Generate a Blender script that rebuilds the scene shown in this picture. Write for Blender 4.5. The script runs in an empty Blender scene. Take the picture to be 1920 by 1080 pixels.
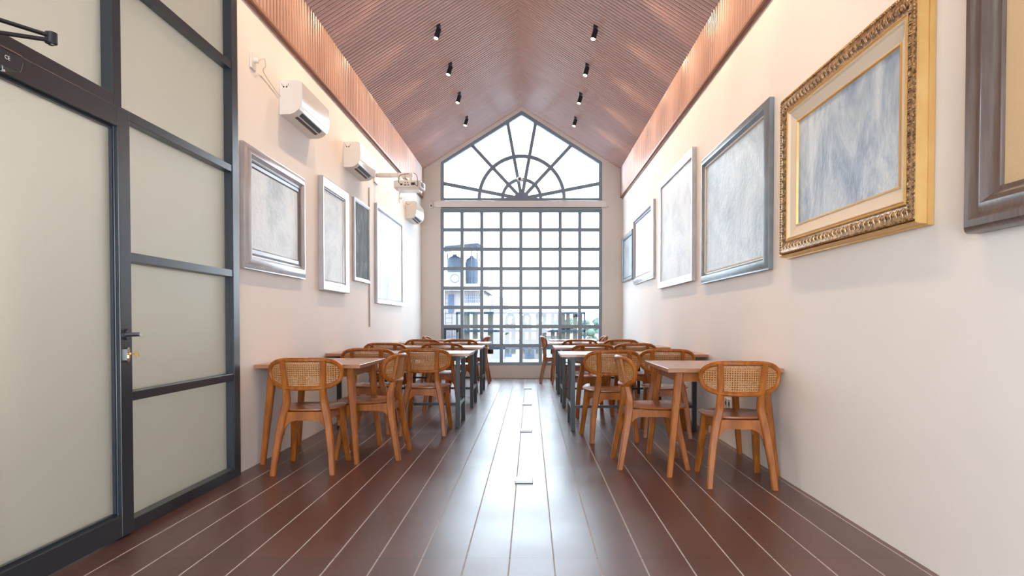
import bpy, bmesh, math, random
from mathutils import Vector, Matrix

random.seed(7)
S = bpy.context.scene
C = S.collection
PI = math.pi

# ------------------------------------------------------------------ camera
H = 1.07
F_PX = 1220.0
PITCH = math.radians(1.1)
cam_d = bpy.data.cameras.new('camera')
cam = bpy.data.objects.new('camera', cam_d)
C.objects.link(cam)
cam.location = (0, 0, H)
cam.rotation_euler = (math.radians(90) - PITCH, 0, 0)
cam_d.sensor_fit = 'HORIZONTAL'
cam_d.sensor_width = 36
cam_d.lens = F_PX * 36 / 1920
cam_d.shift_x = -35 / 1920
cam_d.shift_y = (625.9 - 540) / 1920
cam_d.clip_start = 0.05
cam_d.clip_end = 400
S.camera = cam

# ------------------------------------------------------------------ world, exposure
S.view_settings.view_transform = 'Standard'
S.view_settings.look = 'None'
S.view_settings.exposure = 0.38
S.view_settings.gamma = 1
S.view_settings.use_curve_mapping = False
W = bpy.data.worlds.new('world')
S.world = W
W.use_nodes = True
nt = W.node_tree
nt.nodes.clear()
wo = nt.nodes.new('ShaderNodeOutputWorld')
bg = nt.nodes.new('ShaderNodeBackground')
bg.inputs[1].default_value = 10.5
geo = nt.nodes.new('ShaderNodeTexCoord')
sep = nt.nodes.new('ShaderNodeSeparateXYZ')
rmp = nt.nodes.new('ShaderNodeValToRGB')
rmp.color_ramp.elements[0].position = 0.0
rmp.color_ramp.elements[0].color = (0.86, 0.93, 1.0, 1)
rmp.color_ramp.elements[1].position = 0.8
rmp.color_ramp.elements[1].color = (0.72, 0.86, 1.0, 1)
nt.links.new(geo.outputs['Generated'], sep.inputs[0])
nt.links.new(sep.outputs['Z'], rmp.inputs[0])
nt.links.new(rmp.outputs[0], bg.inputs[0])
nt.links.new(bg.outputs[0], wo.inputs[0])
S.cycles.use_denoising = True
S.cycles.max_bounces = 10
S.cycles.diffuse_bounces = 6
S.cycles.glossy_bounces = 4
S.cycles.transparent_max_bounces = 16
S.cycles.sample_clamp_indirect = 8

XL, XR = -2.05, 1.72        # side walls
YB, Y0 = 12.27, -2.6        # window wall, rear end of the room
ZE, ZR, XRID = 3.93, 5.12, -0.17
ZF = 3.41                   # lower edge of the ribbed fascia


def portal(name, loc, rot, sx, sy):
    l = bpy.data.lights.new(name, 'AREA')
    l.shape = 'RECTANGLE'
    l.size, l.size_y = sx, sy
    l.cycles.is_portal = True
    o = bpy.data.objects.new(name, l)
    C.objects.link(o)
    o.location, o.rotation_euler = loc, rot


portal('window_portal', (-0.17, YB + 0.2, 2.6), (-PI / 2, 0, 0), 3.2, 5.0)
portal('rear_portal', (-0.17, Y0 - 0.14, 1.45), (PI / 2, 0, 0), 2.8, 2.9)


# ------------------------------------------------------------------ materials
def mat(name, col, rough=0.5, metal=0.0, coat=0.0, spec=0.5, noise=None, bump=None, emit=None):
    m = bpy.data.materials.new(name)
    m.use_nodes = True
    n, L = m.node_tree.nodes, m.node_tree.links
    b = n['Principled BSDF']
    b.inputs['Base Color'].default_value = (*col, 1)
    b.inputs['Roughness'].default_value = rough
    b.inputs['Metallic'].default_value = metal
    b.inputs['Coat Weight'].default_value = coat
    b.inputs['Coat Roughness'].default_value = 0.2
    b.inputs['Specular IOR Level'].default_value = spec
    if emit:
        b.inputs['Emission Color'].default_value = (*emit[0], 1)
        b.inputs['Emission Strength'].default_value = emit[1]
    if noise or bump:
        tc = n.new('ShaderNodeTexCoord')
        mp = n.new('ShaderNodeMapping')
        L.new(tc.outputs['Object'], mp.inputs[0])
    if noise:
        sc, col2, stretch = noise
        mp.inputs['Scale'].default_value = stretch
        t = n.new('ShaderNodeTexNoise')
        t.inputs['Scale'].default_value = sc
        t.inputs['Detail'].default_value = 6
        r = n.new('ShaderNodeValToRGB')
        r.color_ramp.elements[0].position = 0.35
        r.color_ramp.elements[1].position = 0.65
        r.color_ramp.elements[0].color = (*col, 1)
        r.color_ramp.elements[1].color = (*col2, 1)
        L.new(mp.outputs[0], t.inputs['Vector'])
        L.new(t.outputs['Fac'], r.inputs[0])
        L.new(r.outputs[0], b.inputs['Base Color'])
    if bump:
        sc, st = bump
        t2 = n.new('ShaderNodeTexNoise')
        t2.inputs['Scale'].default_value = sc
        t2.inputs['Detail'].default_value = 4
        bp = n.new('ShaderNodeBump')
        bp.inputs['Strength'].default_value = st
        bp.inputs['Distance'].default_value = 0.01
        L.new(mp.outputs[0], t2.inputs['Vector'])
        L.new(t2.outputs['Fac'], bp.inputs['Height'])
        L.new(bp.outputs[0], b.inputs['Normal'])
    return m


def floor_mat():
    m = bpy.data.materials.new('dark_plank_floor')
    m.use_nodes = True
    n, L = m.node_tree.nodes, m.node_tree.links
    b = n['Principled BSDF']
    tc = n.new('ShaderNodeTexCoord')
    sp = n.new('ShaderNodeSeparateXYZ')
    L.new(tc.outputs['Object'], sp.inputs[0])

    def math_(op, a, bv=None, c=None):
        k = n.new('ShaderNodeMath')
        k.operation = op
        for i, v in enumerate((a, bv, c)):
            if v is None:
                continue
            if hasattr(v, 'links'):
                L.new(v, k.inputs[i])
            else:
                k.inputs[i].default_value = v
        return k.outputs[0]

    PW, PL = 0.198, 2.33
    ux = math_('DIVIDE', math_('ADD', sp.outputs['X'], 0.0944 + 20 * PW), PW)
    fx = math_('FRACT', ux)
    ix = math_('FLOOR', ux)
    dx = math_('MINIMUM', fx, math_('SUBTRACT', 1.0, fx))          # distance to seam (in planks)
    seam = math_('LESS_THAN', dx, 0.0035 / PW)
    uy = math_('DIVIDE', math_('ADD', sp.outputs['Y'], -2.92 + 5 * PL), PL)
    fy = math_('FRACT', uy)
    iy = math_('FLOOR', uy)
    dy = math_('MINIMUM', fy, math_('SUBTRACT', 1.0, fy))
    butt = math_('LESS_THAN', dy, 0.0025 / PL)
    ay = math_('SUBTRACT', math_('MULTIPLY', dy, PL), 0.55)
    ax = math_('MULTIPLY', math_('SUBTRACT', dx, 0.16), PW)
    r2 = math_('ADD', math_('MULTIPLY', ax, ax), math_('MULTIPLY', ay, ay))
    butt = math_('MAXIMUM', butt, math_('LESS_THAN', r2, 0.0045 ** 2))
    # a tone for every board
    wn = n.new('ShaderNodeTexWhiteNoise')
    wn.noise_dimensions = '2D'
    cb = n.new('ShaderNodeCombineXYZ')
    L.new(ix, cb.inputs[0])
    L.new(iy, cb.inputs[1])
    L.new(cb.outputs[0], wn.inputs['Vector'])
    # grain
    mp = n.new('ShaderNodeMapping')
    mp.inputs['Scale'].default_value = (60, 2.2, 1)
    L.new(tc.outputs['Object'], mp.inputs[0])
    g = n.new('ShaderNodeTexNoise')
    g.inputs['Scale'].default_value = 3
    g.inputs['Detail'].default_value = 5
    L.new(mp.outputs[0], g.inputs['Vector'])
    ws = n.new('ShaderNodeTexNoise')
    ws.inputs['Scale'].default_value = 1.3
    ws.inputs['Detail'].default_value = 5
    L.new(tc.outputs['Object'], ws.inputs['Vector'])
    r = n.new('ShaderNodeValToRGB')
    r.color_ramp.elements[0].color = (0.048, 0.018, 0.016, 1)
    r.color_ramp.elements[1].color = (0.125, 0.046, 0.036, 1)
    f1 = math_('MULTIPLY_ADD', g.outputs['Fac'], 0.6, math_('MULTIPLY', wn.outputs['Value'], 0.3))
    f2 = math_('MULTIPLY_ADD', ws.outputs['Fac'], 0.4, math_('SUBTRACT', f1, 0.15))
    L.new(f2, r.inputs[0])
    mx = n.new('ShaderNodeMixRGB')
    mx.inputs[2].default_value = (0.42, 0.38, 0.37, 1)
    L.new(seam, mx.inputs[0])
    L.new(r.outputs[0], mx.inputs[1])
    mx2 = n.new('ShaderNodeMixRGB')
    mx2.inputs[2].default_value = (0.02, 0.012, 0.012, 1)
    L.new(butt, mx2.inputs[0])
    L.new(mx.outputs[0], mx2.inputs[1])
    L.new(mx2.outputs[0], b.inputs['Base Color'])
    rr = math_('MULTIPLY_ADD', ws.outputs['Fac'], 0.22, 0.17)
    rr2 = math_('MULTIPLY_ADD', g.outputs['Fac'], 0.10, rr)
    rr3 = math_('MAXIMUM', rr2, math_('MULTIPLY', seam, 0.8))
    L.new(rr3, b.inputs['Roughness'])
    b.inputs['Specular IOR Level'].default_value = 0.9
    b.inputs['IOR'].default_value = 1.6
    bp = n.new('ShaderNodeBump')
    bp.inputs['Strength'].default_value = 0.05
    bp.inputs['Distance'].default_value = 0.001
    L.new(g.outputs['Fac'], bp.inputs['Height'])
    L.new(bp.outputs[0], b.inputs['Normal'])
    return m


def frosted_mat():
    m = bpy.data.materials.new('frosted_glass')
    m.use_nodes = True
    n, L = m.node_tree.nodes, m.node_tree.links
    n.clear()
    out = n.new('ShaderNodeOutputMaterial')
    tr = n.new('ShaderNodeBsdfTranslucent')
    tr.inputs[0].default_value = (0.86, 0.83, 0.765, 1)
    df = n.new('ShaderNodeBsdfDiffuse')
    df.inputs[0].default_value = (0.46, 0.435, 0.38, 1)
    rf = n.new('ShaderNodeBsdfRefraction')
    rf.inputs['Color'].default_value = (0.90, 0.87, 0.80, 1)
    rf.inputs['Roughness'].default_value = 0.42
    rf.inputs['IOR'].default_value = 1.05
    gl = n.new('ShaderNodeBsdfGlossy')
    gl.inputs['Roughness'].default_value = 0.32
    m1 = n.new('ShaderNodeMixShader')
    m1.inputs[0].default_value = 0.4
    m2 = n.new('ShaderNodeMixShader')
    m2.inputs[0].default_value = 0.55
    m3 = n.new('ShaderNodeMixShader')
    fr = n.new('ShaderNodeFresnel')
    fr.inputs[0].default_value = 1.35
    L.new(tr.outputs[0], m1.inputs[1])
    L.new(df.outputs[0], m1.inputs[2])
    L.new(m1.outputs[0], m2.inputs[1])
    L.new(rf.outputs[0], m2.inputs[2])
    L.new(fr.outputs[0], m3.inputs[0])
    L.new(m2.outputs[0], m3.inputs[1])
    L.new(gl.outputs[0], m3.inputs[2])
    L.new(m3.outputs[0], out.inputs[0])
    return m


def pane_mat():
    m = bpy.data.materials.new('clear_window_glass')
    m.use_nodes = True
    n, L = m.node_tree.nodes, m.node_tree.links
    n.clear()
    out = n.new('ShaderNodeOutputMaterial')
    tr = n.new('ShaderNodeBsdfTransparent')
    tr.inputs[0].default_value = (0.93, 0.96, 0.97, 1)
    gl = n.new('ShaderNodeBsdfGlossy')
    gl.inputs['Roughness'].default_value = 0.02
    mx = n.new('ShaderNodeMixShader')
    mx.inputs[0].default_value = 0.035
    L.new(tr.outputs[0], mx.inputs[1])
    L.new(gl.outputs[0], mx.inputs[2])
    L.new(mx.outputs[0], out.inputs[0])
    return m


def paint_mat(name, cols, scale=3.0, stretch=(1, 1, 1), rough=0.3, seed=0.0, coat=0.12, spec=0.25):
    m = bpy.data.materials.new(name)
    m.use_nodes = True
    n, L = m.node_tree.nodes, m.node_tree.links
    b = n['Principled BSDF']
    tc = n.new('ShaderNodeTexCoord')
    mp = n.new('ShaderNodeMapping')
    mp.inputs['Scale'].default_value = stretch
    mp.inputs['Location'].default_value = (seed, seed * 2, seed * 3)
    L.new(tc.outputs['Object'], mp.inputs[0])
    t = n.new('ShaderNodeTexNoise')
    t.inputs['Scale'].default_value = scale
    t.inputs['Detail'].default_value = 10
    t.inputs['Roughness'].default_value = 0.68
    t.inputs['Distortion'].default_value = 0.6
    L.new(mp.outputs[0], t.inputs['Vector'])
    r = n.new('ShaderNodeValToRGB')
    el = r.color_ramp.elements
    el[0].position, el[0].color = 0.30, (*cols[0], 1)
    el[1].position, el[1].color = 0.70, (*cols[-1], 1)
    for i, c in enumerate(cols[1:-1]):
        e = el.new(0.30 + 0.40 * (i + 1) / (len(cols) - 1))
        e.color = (*c, 1)
    L.new(t.outputs['Fac'], r.inputs[0])
    L.new(r.outputs[0], b.inputs['Base Color'])
    b.inputs['Roughness'].default_value = rough
    b.inputs['Coat Weight'].default_value = coat
    b.inputs['Coat Roughness'].default_value = 0.35
    b.inputs['Specular IOR Level'].default_value = spec
    t2 = n.new('ShaderNodeTexNoise')
    t2.inputs['Scale'].default_value = scale * 14
    t2.inputs['Detail'].default_value = 5
    L.new(mp.outputs[0], t2.inputs['Vector'])
    bp = n.new('ShaderNodeBump')
    bp.inputs['Strength'].default_value = 0.8
    bp.inputs['Distance'].default_value = 0.004
    L.new(t2.outputs['Fac'], bp.inputs['Height'])
    L.new(bp.outputs[0], b.inputs['Normal'])
    L.new(bp.outputs[0], b.inputs['Coat Normal'])
    return m


M = {}
M['wall'] = mat('cream_plaster', (0.80, 0.775, 0.74), 0.62, noise=(0.9, (0.83, 0.805, 0.775), (1, 1, 1)), bump=(14, 0.08), spec=0.3)
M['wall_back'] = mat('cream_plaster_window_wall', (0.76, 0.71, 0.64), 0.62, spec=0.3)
M['ceil'] = mat('ribbed_brown_cladding', (0.50, 0.325, 0.285), 0.30, spec=0.9, noise=(2.0, (0.56, 0.375, 0.33), (1, 6, 1)), coat=0.6)
M['fascia'] = mat('ribbed_brown_fascia', (0.46, 0.27, 0.205), 0.34, spec=0.8, noise=(2.0, (0.52, 0.31, 0.235), (1, 6, 1)), coat=0.35)
M['trim'] = mat('brown_edge_trim', (0.33, 0.17, 0.11), 0.4)
M['floor'] = floor_mat()
M['frost'] = frosted_mat()
M['glass'] = pane_mat()
M['black'] = mat('black_powder_coat', (0.022, 0.030, 0.040), 0.28, spec=0.6)
M['winbar'] = mat('glare_paled_window_steel', (0.21, 0.27, 0.33), 0.38, spec=0.6)  # steel colour lightened blue-grey to carry the window glare
M['wood'] = mat('orange_teak', (0.25, 0.070, 0.008), 0.38, spec=0.4, noise=(5, (0.40, 0.125, 0.015), (6, 6, 1)))
M['seatwood'] = mat('seat_teak', (0.29, 0.100, 0.030), 0.24, spec=0.6, noise=(4, (0.37, 0.135, 0.045), (9, 1, 9)))
M['tablewood'] = mat('table_top_teak', (0.36, 0.16, 0.075), 0.24, spec=0.7, noise=(4, (0.44, 0.21, 0.11), (1, 10, 10)))
M['cane'] = mat('woven_cane', (0.50, 0.25, 0.085), 0.5, noise=(90, (0.40, 0.18, 0.06), (1, 1, 1)))
M['steel'] = mat('black_table_steel', (0.012, 0.014, 0.018), 0.35, spec=0.4)
M['white'] = mat('white_plastic', (0.80, 0.77, 0.72), 0.35)
M['whitegl'] = mat('glossy_white_plastic', (0.82, 0.80, 0.77), 0.08, coat=1.0)
M['dark'] = mat('dark_plastic', (0.02, 0.02, 0.025), 0.4)
M['greyp'] = mat('grey_plastic', (0.45, 0.43, 0.42), 0.4)
M['chrome'] = mat('polished_steel', (0.75, 0.75, 0.76), 0.15, metal=1)
M['brass'] = mat('brass', (0.70, 0.47, 0.24), 0.25, metal=1)
M['silver'] = mat('silver_sheen_frame', (0.46, 0.47, 0.50), 0.30, metal=0.6, noise=(6, (0.54, 0.55, 0.58), (1, 1, 1)))  # silver colour stands in for window reflection on dark left-wall frames
M['pewter'] = mat('pewter_picture_frame', (0.20, 0.25, 0.29), 0.32, metal=0.5, noise=(8, (0.26, 0.31, 0.35), (1, 1, 1)))
M['brownframe'] = mat('dark_brown_frame', (0.085, 0.060, 0.050), 0.30, spec=0.7, noise=(3, (0.13, 0.095, 0.08), (2, 30, 2)), coat=0.3)
M['gold'] = mat('gold_leaf', (0.70, 0.43, 0.15), 0.42, metal=0.55, noise=(10, (0.76, 0.50, 0.20), (1, 1, 1)))
M['oldgold'] = mat('antique_bronze_gold', (0.16, 0.09, 0.045), 0.38, metal=0.55, noise=(60, (0.60, 0.38, 0.18), (1, 1, 1)))
M['linen'] = mat('cream_liner', (0.72, 0.62, 0.48), 0.6)
M['tanliner'] = mat('tan_canvas_liner', (0.66, 0.47, 0.27), 0.7, bump=(300, 0.3))
M['lens'] = mat('warm_lamp_lens', (1, 0.8, 0.5), 0.3, emit=((1.0, 0.70, 0.36), 22))
M['cable_w'] = mat('white_cable', (0.75, 0.66, 0.56), 0.5)
M['conduit'] = mat('tan_conduit', (0.42, 0.30, 0.22), 0.5)
M['plate'] = mat('floor_plate_metal', (0.62, 0.64, 0.67), 0.3, metal=0.5)


# ------------------------------------------------------------------ mesh builder
class MB:
    def __init__(self):
        self.v, self.f = [], []

    def add(self, vs, fs):
        o = len(self.v)
        self.v += [tuple(p) for p in vs]
        self.f += [tuple(i + o for i in f) for f in fs]
        return self

    def box(self, x0, x1, y0, y1, z0, z1):
        x0, x1 = sorted((x0, x1)); y0, y1 = sorted((y0, y1)); z0, z1 = sorted((z0, z1))
        vs = [(x, y, z) for z in (z0, z1) for y in (y0, y1) for x in (x0, x1)]
        return self.add(vs, [(0, 2, 3, 1), (4, 5, 7, 6), (0, 1, 5, 4), (2, 6, 7, 3), (0, 4, 6, 2), (1, 3, 7, 5)])

    def prism(self, poly, axis, a, b):
        """poly of 2-D points, extruded along an axis from a to b"""
        def P(p, t):
            if axis == 'y': return (p[0], t, p[1])
            if axis == 'x': return (t, p[0], p[1])
            return (p[0], p[1], t)
        n = len(poly)
        vs = [P(p, a) for p in poly] + [P(p, b) for p in poly]
        fs = [tuple(range(n))[::-1], tuple(range(n, 2 * n))]
        fs += [(i, (i + 1) % n, n + (i + 1) % n, n + i) for i in range(n)]
        return self.add(vs, fs)

    def sweep(self, pts, prof, closed=False):
        """prof: function(i) -> list of (x,y,z) section points"""
        rings = [prof(i) for i in range(len(pts))]
        k = len(rings[0])
        vs = [p for r in rings for p in r]
        fs = []
        n = len(rings)
        for i in range(n if closed else n - 1):
            j = (i + 1) % n
            for a in range(k):
                b = (a + 1) % k
                fs.append((i * k + a, i * k + b, j * k + b, j * k + a))
        if not closed:
            fs.append(tuple(range(k))[::-1])
            fs.append(tuple((n - 1) * k + a for a in range(k)))
        return self.add(vs, fs)

    def tube(self, pts, r, seg=8, closed=False, radii=None):
        P = [Vector(p) for p in pts]
        n = len(P)
        ref = None
        rings = []
        for i in range(n):
            if closed:
                t = (P[(i + 1) % n] - P[i - 1]).normalized()
            else:
                t = (P[min(i + 1, n - 1)] - P[max(i - 1, 0)]).normalized()
            if ref is None:
                ref = Vector((0, 0, 1)) if abs(t.z) < 0.9 else Vector((1, 0, 0))
            u = (ref - t * ref.dot(t)).normalized()
            ref = u
            w = t.cross(u)
            rr = radii[i] if radii else r
            rings.append([tuple(P[i] + u * rr * math.cos(2 * PI * a / seg) + w * rr * math.sin(2 * PI * a / seg)) for a in range(seg)])
        return self.sweep(rings, lambda i: rings[i], closed)

    def cyl(self, p, q, r, seg=16, r2=None):
        return self.tube([p, q], r, seg, radii=[r, r if r2 is None else r2])

    def post(self, pts, sizes):
        """rounded-rectangle horizontal sections through points (smooth)"""
        rings = []
        for (x, y, z), (w, t) in zip(pts, sizes):
            c = 0.17 * min(w, t)
            a, b = w / 2, t / 2
            rings.append([(x + u, y + v, z) for u, v in
                          ((a, -b + c), (a, b - c), (a - c, b), (-a + c, b), (-a, b - c), (-a, -b + c), (-a + c, -b), (a - c, -b))])
        return self.sweep(rings, lambda i: rings[i])

    def ball(self, c, r, seg=10, ring=6, sx=1, sy=1, sz=1):
        vs, fs = [], []
        for i in range(ring + 1):
            th = PI * i / ring
            for j in range(seg):
                ph = 2 * PI * j / seg
                vs.append((c[0] + r * sx * math.sin(th) * math.cos(ph), c[1] + r * sy * math.sin(th) * math.sin(ph), c[2] + r * sz * math.cos(th)))
        for i in range(ring):
            for j in range(seg):
                k = (j + 1) % seg
                fs.append((i * seg + j, (i + 1) * seg + j, (i + 1) * seg + k, i * seg + k))
        return self.add(vs, fs)

    def build(self, name, m, parent=None, smooth=False, bevel=0, loc=None):
        me = bpy.data.meshes.new(name)
        me.from_pydata(self.v, [], self.f)
        me.validate()
        bm = bmesh.new()
        bm.from_mesh(me)
        bmesh.ops.remove_doubles(bm, verts=bm.verts, dist=1e-5)
        bmesh.ops.recalc_face_normals(bm, faces=bm.faces)
        bm.to_mesh(me)
        bm.free()
        me.materials.append(m)
        if smooth:
            me.polygons.foreach_set('use_smooth', [True] * len(me.polygons))
            me.set_sharp_from_angle(angle=math.radians(32))
        o = bpy.data.objects.new(name, me)
        C.objects.link(o)
        if parent:
            o.parent = parent
        if loc:
            o.location = loc
        if bevel:
            b = o.modifiers.new('bevel', 'BEVEL')
            b.width, b.segments, b.limit_method = bevel, 2, 'ANGLE'
        return o


def spline(pts, n):
    """Catmull-Rom through tuples"""
    out = []
    P = [pts[0]] + list(pts) + [pts[-1]]
    for i in range(1, len(P) - 2):
        for k in range(n):
            t = k / n
            out.append(tuple(0.5 * ((2 * b) + (-a + c) * t + (2 * a - 5 * b + 4 * c - d) * t * t + (-a + 3 * b - 3 * c + d) * t ** 3)
                             for a, b, c, d in zip(P[i - 1], P[i], P[i + 1], P[i + 2])))
    out.append(tuple(pts[-1]))
    return out


def tag(o, label, cat, group=None, kind=None):
    o['label'] = label
    o['category'] = cat
    if group: o['group'] = group
    if kind: o['kind'] = kind
    return o


def struct(o, label=None):
    o['kind'] = 'structure'
    if label: o['label'] = label
    return o


def empty(name, loc=(0, 0, 0), rz=0):
    o = bpy.data.objects.new(name, None)
    C.objects.link(o)
    o.location = loc
    o.rotation_euler = (0, 0, rz)
    o.empty_display_size = 0.1
    return o


def dup(root, loc, rz=None):
    r = root.copy()
    C.objects.link(r)
    r.location = loc
    if rz is not None: r.rotation_euler = (0, 0, rz)
    for ch in list(root.children):
        c = ch.copy(); C.objects.link(c); c.parent = r
        for g in ch.children:
            d = g.copy(); C.objects.link(d); d.parent = c
    return r


# ================================================================== THE ROOM
struct(MB().box(XL - 4.0, XR + 0.15, Y0, YB + 0.15, -0.12, 0.0).build('floor', M['floor']), 'dark red-brown glossy plank floor')

YP = 4.52                   # the glazed partition ends here
b = MB().box(XL - 0.15, XL, YP, YB + 0.15, 0, ZE + 0.02)
b.box(XL - 0.15, XL, Y0, 1.2, 0, ZE + 0.02)
b.box(XL - 0.15, XL, 1.2, YP, 3.44, ZE + 0.02)
struct(b.build('wall_left', M['wall']), 'cream plaster wall hung with four paintings')
struct(MB().box(XR, XR + 0.15, Y0, YB + 0.15, 0, ZE + 0.02).build('wall_right', M['wall']), 'long cream plaster wall hung with six paintings')

WX0, WX1 = -1.694, 1.346
LZ0, LZ1 = 0.237, 3.183
UZ0, USH, UAP = 3.334, 4.063, 5.024
ysl = lambda x: ZE + (ZR - ZE) * ((x - XL) / (XRID - XL) if x < XRID else (XR - x) / (XR - XRID))
b = MB()
b.prism([(XL, 0), (WX0, 0), (WX0, ysl(WX0)), (XL, ZE)], 'y', YB, YB + 0.15)
b.prism([(WX1, 0), (XR, 0), (XR, ZE), (WX1, ysl(WX1))], 'y', YB, YB + 0.15)
b.box(WX0, WX1, YB, YB + 0.15, 0, LZ0)
b.box(WX0, WX1, YB, YB + 0.15, LZ1, UZ0)
b.prism([(WX0, USH), (XRID, UAP), (XRID, ZR), (WX0, ysl(WX0))], 'y', YB, YB + 0.15)
b.prism([(XRID, UAP), (WX1, USH), (WX1, ysl(WX1)), (XRID, ZR)], 'y', YB, YB + 0.15)
struct(b.build('wall_back', M['wall_back']), 'cream gable wall around the tall window')

b = MB().prism([(XL, 2.9), (XR, 2.9), (XR, ZE), (XRID, ZR), (XL, ZE)], 'y', Y0 - 0.12, Y0)  # added behind the camera to cut daylight from the rear
b.box(XL, XL + 0.5, Y0 - 0.12, Y0, 0, 2.9).box(XR - 0.5, XR, Y0 - 0.12, Y0, 0, 2.9)
struct(b.build('wall_front', M['wall_back']), 'unseen rear gable wall with a wide opening, added to cut light from behind')

# ribbed vaulted ceiling: ribs run from eave to ridge
RP = 0.0657
PROF = [(0.0, 0.0), (0.14, 0.0), (0.15, 0.012), (0.24, 0.0185), (0.38, 0.0225), (0.62, 0.0225), (0.78, 0.0185), (0.86, 0.012), (0.87, 0.0)]


def ribs(mb, y0, y1, A, B, nrm):
    """A, B: (x,z) ends of each rib; nrm: unit (x,z) pointing into the room"""
    n = int((y1 - y0) / RP) + 1
    vs = []
    for i in range(n):
        for t, h in PROF:
            y = min(y0 + (i + t) * RP, y1)
            vs.append((A[0] + nrm[0] * h, y, A[1] + nrm[1] * h))
            vs.append((B[0] + nrm[0] * h, y, B[1] + nrm[1] * h))
    fs = [(2 * k, 2 * k + 2, 2 * k + 3, 2 * k + 1) for k in range(len(vs) // 2 - 1)]
    mb.add(vs, fs)


b = MB()
for ex in (XL, XR):
    dx, dz = XRID - ex, ZR - ZE
    l = math.hypot(dx, dz)
    nx, nz = (dz / l, -dx / l) if dx > 0 else (-dz / l, dx / l)
    ribs(b, Y0, YB, (ex, ZE), (XRID, ZR), (nx, nz))
    # roof slab behind the cladding
    b.prism([(ex, ZE + 0.002), (XRID, ZR + 0.002), (XRID, ZR + 0.12), (ex, ZE + 0.12)], 'y', Y0, YB + 0.15)
struct(b.build('ceiling', M['ceil']), 'ribbed brown vaulted ceiling')

for nm, xw, s in (('trim_1', XL, 1), ('trim_2', XR, -1)):
    b = MB()
    ribs(b, Y0, YB, (xw + s * 0.016, ZF), (xw + s * 0.016, ZE), (s, 0))
    b.box(xw, xw + s * 0.012, Y0, YB, ZF, ZE)
    o = b.build(nm, M['fascia'])
    struct(o, 'ribbed brown fascia under the ' + ('left' if s > 0 else 'right') + ' eave')
for nm, xw, s in (('trim_3', XL, 1), ('trim_4', XR, -1)):
    b = MB().box(xw, xw + s * 0.040, Y0, YB, ZF - 0.022, ZF)
    b.box(xw, xw + s * 0.012, Y0, YB, ZF - 0.045, ZF - 0.022)
    struct(b.build(nm, M['trim']), 'thin brown edge strip below the fascia')
struct(MB().prism([(XRID - 0.03, ZR - 0.022), (XRID, ZR - 0.008), (XRID + 0.03, ZR - 0.022), (XRID, ZR + 0.01)], 'y', Y0, YB).build('trim_5', M['ceil']), 'ridge strip of the ceiling')
# wall corner bead of the fascia at the window wall
struct(MB().box(XL, XL + 0.02, YB - 0.02, YB, ZF - 0.02, ZE).box(XR - 0.02, XR, YB - 0.02, YB, ZF - 0.02, ZE).build('trim_6', M['trim']), 'brown corner strips at the ends of the fascias')

# the neighbouring room behind the frosted glass; outer wall cut to grade its light
b = MB().box(XL - 4.1, XL - 4.0, Y0, 6.6, 0, 2.1)
b.box(XL - 4.1, XL - 4.0, Y0, 6.6, 3.0, 3.5)
b.box(XL - 4.0, XL - 0.15, 6.5, 6.6, 0, 3.5)
b.box(XL - 4.0, XL - 0.15, Y0 + 1.6, 6.6, 3.5, 3.6)
struct(b.build('wall_adjoining_room', mat('neighbour_room_plaster', (0.66, 0.60, 0.48), 0.8)), 'walls of the room behind the frosted glass, shaped to grade its light')


# ================================================================== WINDOWS
def bar2d(mb, p, q, w, y0, y1):
    """bar between two (x,z) points"""
    d = Vector((q[0] - p[0], q[1] - p[1])).normalized()
    n = Vector((-d.y, d.x)) * w / 2
    mb.prism([(p[0] + n.x, p[1] + n.y), (q[0] + n.x, q[1] + n.y), (q[0] - n.x, q[1] - n.y), (p[0] - n.x, p[1] - n.y)], 'y', y0, y1)


YW = YB + 0.03
# upper fan window
PENT = [(WX0, UZ0), (WX1, UZ0), (WX1, USH), (XRID, UAP), (WX0, USH)]
w = 0.062
sl = (UAP - USH) / (XRID - WX0)
ap = w * math.sqrt(1 + sl * sl)
sr = (UAP - USH) / (WX1 - XRID)
INN = [(WX0 + w, UZ0 + w), (WX1 - w, UZ0 + w), (WX1 - w, USH - 0.02), (XRID, UAP - ap), (WX0 + w, USH - 0.02)]
b = MB()
for i in range(5):
    j = (i + 1) % 5
    b.prism([PENT[i], PENT[j], INN[j], INN[i]], 'y', YW, YW + 0.08)
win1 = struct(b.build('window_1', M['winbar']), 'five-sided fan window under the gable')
CX, CZ = XRID, UZ0 + 0.05
b = MB()
for a in (11, 47, 79.5, 100.5, 133, 169):
    th = math.radians(a)
    dx, dz = math.cos(th), math.sin(th)
    t = 9
    if dx > 0: t = min(t, (WX1 - w / 2 - CX) / dx)
    if dx < 0: t = min(t, (WX0 + w / 2 - CX) / dx)
    for (ax, sx) in ((1, -sr), (-1, sl)):
        # z = UAP - k*|x-XRID|
        k = sr if ax > 0 else sl
        den = dz + k * dx * ax
        if dx * ax > 0 and den > 0:
            t = min(t, (UAP - 0.04 - CZ) / den)
    bar2d(b, (CX, CZ), (CX + dx * t, CZ + dz * t), 0.064, YW + 0.012, YW + 0.062)
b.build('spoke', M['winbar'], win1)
for r, ww in ((0.36, 0.060), (0.80, 0.066)):
    b = MB()
    n = 40
    for i in range(n):
        a0, a1 = PI * i / n, PI * (i + 1) / n
        q = [(CX + (r + s * ww / 2) * math.cos(a), CZ + (r + s * ww / 2) * math.sin(a)) for a, s in ((a0, 1), (a1, 1), (a1, -1), (a0, -1))]
        b.prism(q, 'y', YW + 0.014, YW + 0.060)
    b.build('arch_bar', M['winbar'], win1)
b = MB()
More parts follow.
